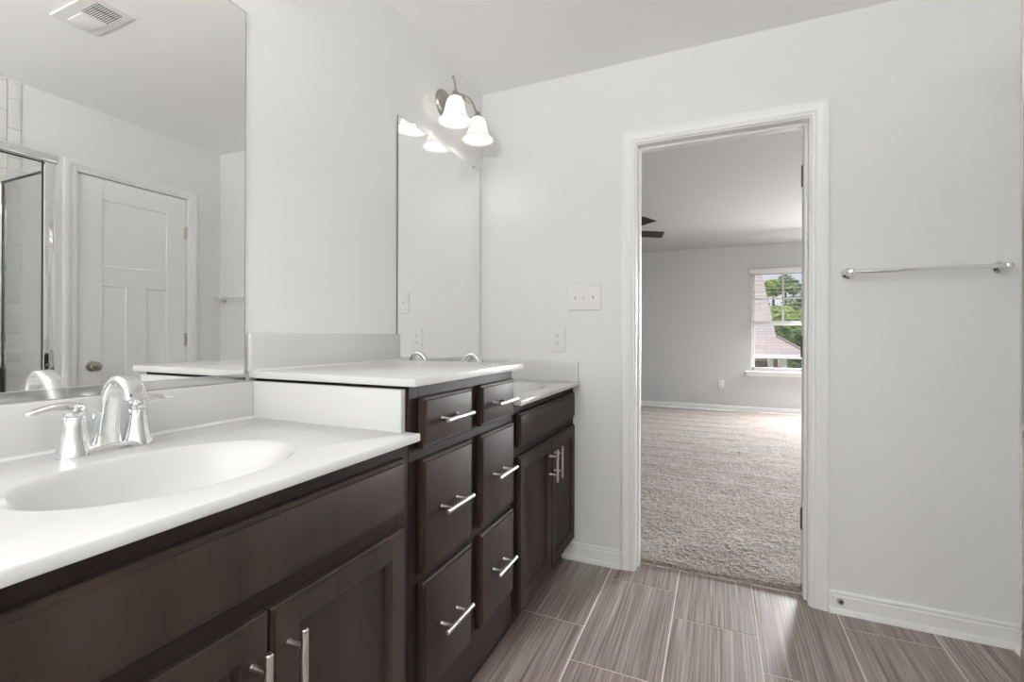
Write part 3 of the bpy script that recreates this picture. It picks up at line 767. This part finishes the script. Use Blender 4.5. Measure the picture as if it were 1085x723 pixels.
# ------------------------------------------------------------------ wall plates
def plate(mb, x0, x1, z0, z1): ring = [(0, 0), (0, .003), (.003, .0062), (.0045, .0065)]; return [[(x0+i, -d, z0+i), (x1-i, -d, z0+i), (x1-i, -d, z1-i), (x0+i, -d, z1-i)] for i, d in ring]
r = thing('light_switch', 'white three toggle switch plate on the wall beside the doorway', 'light switch', (.579, 0, 1.314))
mb = MB(); mb.grid(plate(mb, .4945, .6640, 1.2520, 1.3765), True, True, True); mb.build('switch_plate', M_PLATE, r)
for xc in (.5331, .5792, .6253):
    mb = MB(); mb.box(xc-.0052, xc+.0052, -.0075, -.0060, 1.302, 1.3265, .0008)
    mb.tube([(xc, -.006, 1.312), (xc, -.014, 1.319), (xc, -.0195, 1.3235)], [.0046, .0042, .0036], n=10); mb.build('toggle', M_PLATE, r)
    for dz in (.030, -.030):
        mb = MB(); mb.lathe([(.0034, 0), (.0034, .0014), (.0022, .0022)], (xc, -.0062, 1.3142+dz), '-y', 12); mb.build('screw', M_PLATE, r)

def outlet(xc, zc, w, h, y, label):
    r = thing('wall_outlet', label, 'outlet', (xc, y, zc), 'wall outlets')
    mb = MB(); mb.grid([[(p[0], p[1]+y, p[2]) for p in q] for q in plate(mb, xc-w/2, xc+w/2, zc-h/2, zc+h/2)], True, True, True); mb.build('outlet_plate', M_PLATE, r)
    for dz in (.0205, -.0205):
        mb = MB()
        ring = [(xc+.0172*math.cos(a), zc+dz+max(-.0130, min(.0130, .0172*math.sin(a)))) for a in [2*PI*k/32 for k in range(32)]]
        mb.grid([[(a, y-.006, b) for a, b in ring], [(a, y-.0085, b) for a, b in ring]], True, True, True)
        s_ = mb.build('socket', M_PLATE, r)
        mb = MB()
        mb.box(xc-.0075, xc-.0055, y-.0088, y-.0080, zc+dz-.001, zc+dz+.0080); mb.box(xc+.0055, xc+.0075, y-.0088, y-.0080, zc+dz-.000, zc+dz+.0070)
        mb.lathe([(.0030, 0), (.0030, .0006)], (xc, y-.0082, zc+dz-.0070), '-y', 12); mb.build('slots', M_SLOT, s_)
    mb = MB(); mb.lathe([(.003, 0), (.003, .0014), (.002, .002)], (xc, y-.0062, zc), '-y', 12); mb.build('screw', M_PLATE, r)
outlet(.4408, 1.1060, .078, .1285, 0, 'white duplex outlet above the small sink counter')
outlet(1.2375, .4100, .072, .1150, BY1, 'white outlet low on the far bedroom wall')

# ------------------------------------------------------------------ towel bar and door stop
r = thing('towel_bar', 'chrome towel bar on the wall right of the doorway', 'towel bar', (1.905, 0, 1.38))
TB0, TB1, TBZ, TBY = 1.6745, 2.1370, 1.3805, -.060
for xx in (TB0, TB1):
    mb = MB(); mb.lathe([(.0245, 0), (.0245, .004), (.0220, .009), (.0130, .013), (.0098, .020), (.0095, .052), (.0130, .056), (.0135, .064), (.0110, .071), (.001, .074)], (xx, 0, TBZ), '-y', 32); mb.build('bracket', M_CHROME, r, angle=50)
mb = MB(); mb.lathe([(.0078, 0), (.0078, TB1-TB0)], (TB0, TBY, TBZ), 'x', 20); mb.build('bar', M_CHROME, r)
r = thing('door_stop', 'small round metal door stop on the baseboard right of the doorway', 'door stop', (1.650, -.013, .050))
mb = MB(); mb.lathe([(.0120, 0), (.0120, .004), (.0105, .007), (.0062, .008), (.0058, .005)], (1.650, -.013, .050), '-y', 20); mb.build('mount', M_DNICKEL, r)
mb = MB(); mb.lathe([(.0057, .0035), (.0057, .0060), (.0040, .0080), (.001, .0085)], (1.650, -.013, .050), '-y', 20); mb.build('rubber_tip', M_RUBBER, r)

# ------------------------------------------------------------------ shower enclosure
SX, SY = 1.696, -1.135
SH0 = -2.66
r = thing('shower_enclosure', 'chrome framed glass shower enclosure along the right wall', 'shower', (1.94, -1.9, 0))
mb = MB(); mb.box(SX-.055, W-.010, SH0, SY+.02, 0.0, .05, .01, 2); mb.box(SX-.055, SX+.065, SH0, SY+.02, .05, .105, .012, 3); mb.box(SX-.055, W-.010, SY-.085, SY+.02, .05, .105, .012, 3)
mb.build('shower_base', M_COUNTER, r)
mb = MB(); mb.box(SX, SX+.036, SY-.040, SY, .105, 1.940, .004, 2); mb.build('corner_post', M_CHROME, r)
mb = MB(); mb.box(SX-.006, SX+.044, SH0, SY+.012, 1.930, 1.972, .010, 3); mb.build('header', M_CHROME, r)
mb = MB(); mb.box(SX+.036, W-.010, SY-.034, SY-.006, 1.898, 1.930, .003); mb.box(SX+.036, W-.010, SY-.034, SY-.006, .105, .130, .003); mb.box(W-.034, W-.010, SY-.034, SY-.006, .130, 1.898, .003)
mb.build('return_frame', M_CHROME, r)
mb = MB(); mb.box(SX+.035, SX+.0375, SY-.025, SY-.015, .13, 1.9); mb.box(W-.0365, W-.0335, SY-.025, SY-.015, .13, 1.9); mb.box(SX+.036, W-.034, SY-.026, SY-.014, 1.8955, 1.8985); mb.build('gasket', M_RUBBER, r)
mb = MB(); mb.box(SX+.037, W-.035, SY-.023, SY-.017, .13, 1.898); mb.build('return_glass', M_SHGLASS, r, smooth=False)
mb = MB(); mb.box(SX+.006, SX+.030, SH0, SY-.040, .105, .130, .003); mb.box(SX+.006, SX+.030, SH0, SH0+.03, .13, 1.93, .003); mb.box(SX+.006, SX+.030, -1.93, -1.90, .13, 1.93, .003); mb.build('front_frame', M_CHROME, r)
mb = MB(); mb.box(SX+.014, SX+.022, SY-.0425, SY-.040, .13, 1.93); mb.box(SX+.013, SX+.023, -1.9, SY-.040, 1.9275, 1.9305); mb.build('gasket', M_RUBBER, r)
mb = MB(); mb.box(SX+.015, SX+.021, -1.90, SY-.044, .13, 1.926); mb.build('front_glass', M_SHGLASS, r, smooth=False)
mb = MB(); mb.box(SX+.015, SX+.021, SH0+.03, -1.93, .13, 1.926); dg = mb.build('shower_door', M_SHGLASS, r, smooth=False)

# ------------------------------------------------------------------ exhaust fan in the ceiling (seen in the left mirror)
r = thing('exhaust_vent', 'white ceiling exhaust fan with grille and light lens', 'vent', (1.2, -1.215, H))
mb = MB(); zc = H
mb.grid([[(x_, y_, z_) for x_, y_ in ((1.050+i, -1.295+i), (1.350-i, -1.295+i), (1.350-i, -1.138-i), (1.050+i, -1.138-i))] for i, z_ in ((0, zc), (0, zc-.003), (.003, zc-.006), (.010, zc-.0065))], True, True, True)
mb.build('housing', M_PLATE, r)
mb = MB(); mb.box(1.085, 1.198, -1.256, -1.168, zc-.0072, zc-.0060); g = mb.build('grille', M_VENTDK, r)
for k in range(11):
    mb = MB(); yy = -1.254+k*.0084; mb.box(1.086, 1.197, yy, yy+.0040, zc-.0086, zc-.0070, .0004); mb.build('slat', M_PLATE, g)
mb = MB(); mb.box(1.1225, 1.1260, -1.256, -1.168, zc-.0090, zc-.0070); mb.build('slat', M_VENTDK, g)
mb = MB(); mb.box(1.213, 1.318, -1.252, -1.172, zc-.0105, zc-.006, .002, 2); mb.build('light_lens', mat('vent_lens', linear=(.88, .88, .86), rough=.25), r)

# ------------------------------------------------------------------ bedroom: ceiling fan, blind
r = thing('ceiling_fan', 'dark bronze ceiling fan in the bedroom, blade tips showing past the doorway', 'ceiling fan', (.10, 2.62, H))
fx, fy, fz = .10, 2.62, 2.215
mb = MB(); mb.lathe([(.065, -.001), (.062, -.03), (.03, -.05), (.014, -.055), (.014, -.11)], (fx, fy, H), n=28); mb.build('downrod', M_FAN, r)
mb = MB(); mb.lathe([(.03, .12), (.09, .11), (.115, .07), (.115, .01), (.09, -.03), (.05, -.05), (.001, -.055)], (fx, fy, fz), n=32); mb.build('motor', M_FAN, r)
for k in range(5):
    a = math.radians(33+72*k); ca, sa = math.cos(a), math.sin(a); tilt = math.radians(-14)
    rings = []
    outline = [(.16, .045), (.24, .060), (.40, .066), (.60, .068), (.655, .066)]
    vs_, fs_ = [], []
    def bp_(rr, ww, dz):
        lx = rr; ly = ww*math.cos(tilt); lz = ww*math.sin(tilt)
        return (fx+lx*ca-ly*sa, fy+lx*sa+ly*ca, fz+lz+dz)
    mb = MB()
    ring = lambda rr, w, sk: [bp_(rr+sk, w, .003), bp_(rr-sk, -w, .003), bp_(rr-sk, -w, -.003), bp_(rr+sk, w, -.003)]
    mb.grid([ring(rr, w, .018 if rr > .65 else 0) for rr, w in outline], True, True, True)
    b = mb.build('blade', M_FAN, r)
    mb = MB(); mb.tube([bp_(.08, 0, .0), bp_(.14, 0, .002), bp_(.22, 0, .006)], .010, n=8); mb.build('blade_iron', M_FAN, b)

r = thing('window_blind', 'white horizontal blind raised halfway up the bedroom window', 'blind', (2.05, BY1, 2.09))
mb = MB(); mb.box(WX0-.022, WX1+.022, BY1-.062, BY1-.002, 2.022, 2.092, .004, 2); mb.build('headrail', M_BLIND, r)
zs = [1.378+.0545*k for k in range(12)]
for z in zs:
    mb = MB(); mb.box(WX0+.008, WX1-.008, BY1-.050, BY1-.006, z-.0009, z+.0009, .0003); mb.build('slat', M_BLIND, r)
mb = MB()
for k in range(9): mb.box(WX0+.006, WX1-.006, BY1-.052, BY1-.004, 1.296+k*.0052, 1.296+k*.0052+.0040, .001)
mb.box(WX0+.004, WX1-.004, BY1-.054, BY1-.002, 1.278, 1.295, .003); mb.build('bottom_rail', M_BLIND, r)
for xx in (1.745, 2.05, 2.355):
    for yy in (BY1-.052, BY1-.005):
        mb = MB(); mb.tube([(xx, yy, 1.29), (xx, yy, 2.03)], .0012, n=6); mb.build('ladder_cord', M_BLIND, r)

# ------------------------------------------------------------------ outside the bedroom window
M_ROOF = None
def roof_mat():
    m = bpy.data.materials.new('asphalt_shingle'); m.use_nodes = True; nt = m.node_tree; b = nt.nodes['Principled BSDF']
    tc = nt.nodes.new('ShaderNodeTexCoord'); sp = nt.nodes.new('ShaderNodeSeparateXYZ'); cb = nt.nodes.new('ShaderNodeCombineXYZ')
    nt.links.new(tc.outputs['Object'], sp.inputs[0]); nt.links.new(sp.outputs['X'], cb.inputs['X']); nt.links.new(sp.outputs['Z'], cb.inputs['Y'])
    bt = nt.nodes.new('ShaderNodeTexBrick'); nt.links.new(cb.outputs[0], bt.inputs['Vector']); bt.inputs['Scale'].default_value = 1
    bt.inputs['Brick Width'].default_value = 0.34; bt.inputs['Row Height'].default_value = 0.082; bt.inputs['Mortar Size'].default_value = 0.004; bt.offset = 0.37; bt.squash = 0.7; bt.squash_frequency = 3
    bt.inputs['Color1'].default_value = lin((192, 174, 170)); bt.inputs['Color2'].default_value = lin((172, 166, 168)); bt.inputs['Mortar'].default_value = lin((140, 131, 132))
    nt.links.new(bt.outputs['Color'], b.inputs['Base Color']); b.inputs['Roughness'].default_value = .9
    return m
M_ROOF = roof_mat()
M_SIDING = mat('house_siding', rgb=(196, 186, 170), rough=.8)
M_HOUSEWHITE = mat('house_trim', rgb=(226, 226, 224), rough=.6)
M_DARKWIN = mat('dark_porch_screen', rgb=(92, 82, 74), rough=.5)
house = thing('neighbour_house', 'house with pinkish grey shingle roof outside the bedroom window', 'house', (2.6, 13.0, -3.0))
def zr(y): return 0.62+(y-12.6)*1.0
# roof face seen from the window, its hip edges, and the faces behind
P = {}
ev0, ev1 = (-3.0, 12.6), (3.50, 12.6)
A = [(-3.0, 12.6, .62), (3.50, 12.6, .62), (2.73, 13.10, 1.12), (2.47, 15.6, 3.62), (-3.0, 15.6, 3.62)]
Bk = [(3.50, 12.6, .62), (3.50, 17.5, .62), (2.73, 17.0, 1.12), (2.73, 13.10, 1.12)]
Ck = [(2.73, 13.10, 1.12), (2.73, 17.0, 1.12), (2.47, 17.0, 3.62), (2.47, 15.6, 3.62)]
mb = MB()
for poly in (A, Bk, Ck):
    n_ = len(poly); mb.add(list(poly) + [(p[0], p[1]+.05, p[2]-.12) for p in poly], [tuple(range(n_)), tuple(reversed(range(n_, 2*n_)))] + [(i, (i+1) % n_, n_+(i+1) % n_, n_+i) for i in range(n_)])
rf = mb.build('roof', M_ROOF, house, smooth=False)
mb = MB(); mb.tube([(3.50, 12.60, .640), (2.73, 13.10, 1.14)], .035, n=8); mb.build('hip_cap', mat('ridge_cap', rgb=(140, 130, 132), rough=.9), rf)
mb = MB(); mb.box(-3.0, 3.52, 12.52, 12.62, .50, .615, .01); mb.box(3.44, 3.54, 12.6, 17.5, .50, .615, .01); mb.build('fascia', M_HOUSEWHITE, house)
mb = MB(); mb.box(-3.0, 2.50, 13.0, 13.2, -3.0, .50); mb.build('wall', M_SIDING, house)
mb = MB(); mb.box(2.06, 2.50, 12.95, 13.01, -.9, .40, .01); mb.build('porch_screen', M_DARKWIN, house)
for xx in (2.545, 2.80, 2.885):
    mb = MB(); mb.box(xx, xx+.085, 12.78, 12.86, -3.0, .50, .008); mb.build('porch_post', M_HOUSEWHITE, house)

gm = mat('lawn', rgb=(150, 142, 96), rough=.95, noise=((.15, .15, .15), .3, 5))
mb = MB(); mb.add([(-60, 7.5, -3.0), (80, 7.5, -3.0), (80, 22, -3.0), (-60, 22, -3.0), (80, 70, -0.9), (-60, 70, -0.9), (80, 160, 1.5), (-60, 160, 1.5)], [(0, 1, 2, 3), (3, 2, 4, 5), (5, 4, 6, 7)])
o = mb.build('ground', gm, smooth=False); structure(o, 'grassy ground outside the bedroom window')

def leaf_mat(name, c0, c1):
    m = bpy.data.materials.new(name); m.use_nodes = True; nt = m.node_tree; b = nt.nodes['Principled BSDF']
    tc = nt.nodes.new('ShaderNodeTexCoord'); ns = nt.nodes.new('ShaderNodeTexNoise'); ns.inputs['Scale'].default_value = 1.1; ns.inputs['Detail'].default_value = 4
    nt.links.new(tc.outputs['Object'], ns.inputs['Vector']); rp = nt.nodes.new('ShaderNodeValToRGB')
    rp.color_ramp.elements[0].position = .35; rp.color_ramp.elements[0].color = lin(c0); rp.color_ramp.elements[1].position = .65; rp.color_ramp.elements[1].color = lin(c1)
    nt.links.new(ns.outputs['Fac'], rp.inputs['Fac']); nt.links.new(rp.outputs['Color'], b.inputs['Base Color']); b.inputs['Roughness'].default_value = .7
    return m
ML1 = leaf_mat('leaves_bright', (96, 122, 58), (168, 190, 104)); ML2 = leaf_mat('leaves_dark', (66, 92, 48), (118, 146, 78)); ML3 = leaf_mat('leaves_pine', (82, 108, 70), (138, 162, 108))
M_BARK = mat('bark', rgb=(96, 82, 70), rough=.9)
def tree(x, y, zg, h, rad, lm, label, nl=1500, leaf=.30):
    r = thing('tree', label, 'tree', (x, y, zg), 'trees beyond the roof')
    mb = MB(); mb.tube([(x, y, zg), (x+.1, y, zg+h*.4), (x, y+.1, zg+h*.8)], [.03*h, .022*h, .008*h], n=8); mb.build('trunk', M_BARK, r)
    mb = MB(); blobs = []
    for k in range(11):
        a = random.uniform(0, 2*PI); q = random.uniform(.15, .75)*rad; zz = random.uniform(.38, .88)*h
        blobs.append((x+q*math.cos(a), y+q*math.sin(a), zg+zz, rad*random.uniform(.34, .52)*(1.15-.5*zz/h)))
    blobs.append((x, y, zg+h*.88, rad*.34))
    vs_, fs_ = [], []
    for k in range(nl):
        bx_, by_, bz_, br = random.choice(blobs)
        d = Vector((random.gauss(0, 1), random.gauss(0, 1), random.gauss(0, 1))).normalized()
        c = Vector((bx_, by_, bz_)) + d*br*random.uniform(.75, 1.05)
        nn = (d+Vector((random.uniform(-.7, .7), random.uniform(-.7, .7), random.uniform(-.3, .9)))).normalized()
        u = nn.cross(Vector((.3, .2, 1))).normalized(); v = nn.cross(u); s_ = leaf*random.uniform(.6, 1.2)
        i0 = len(vs_); vs_ += [c-u*s_*.5, c+v*s_*.4, c+u*s_*.5, c-v*s_*.4]; fs_.append((i0, i0+1, i0+2, i0+3))
    mb.add(vs_, fs_); mb.build('foliage', lm, r, smooth=False)
# x for a pixel column at depth y: straight lines from the doorway view through the window
tree(4.55, 33.0, -2.6, 7.9, 1.7, ML1, 'yellow green tree just right of the steep roof edge', 3000)
tree(5.95, 39.0, -2.3, 8.5, 1.9, ML3, 'loose crowned pine rising highest in the middle of the window view', 3000)
tree(6.35, 29.5, -2.7, 5.6, 1.7, ML1, 'rounded light green tree low in front of the pine', 3000)
tree(4.95, 26.0, -2.8, 4.8, 1.35, ML2, 'low dark green tree behind the bend of the roof hip', 2200)
tree(8.30, 46.0, -2.2, 7.4, 2.2, ML3, 'grey green tree at the right side of the window view', 3000)
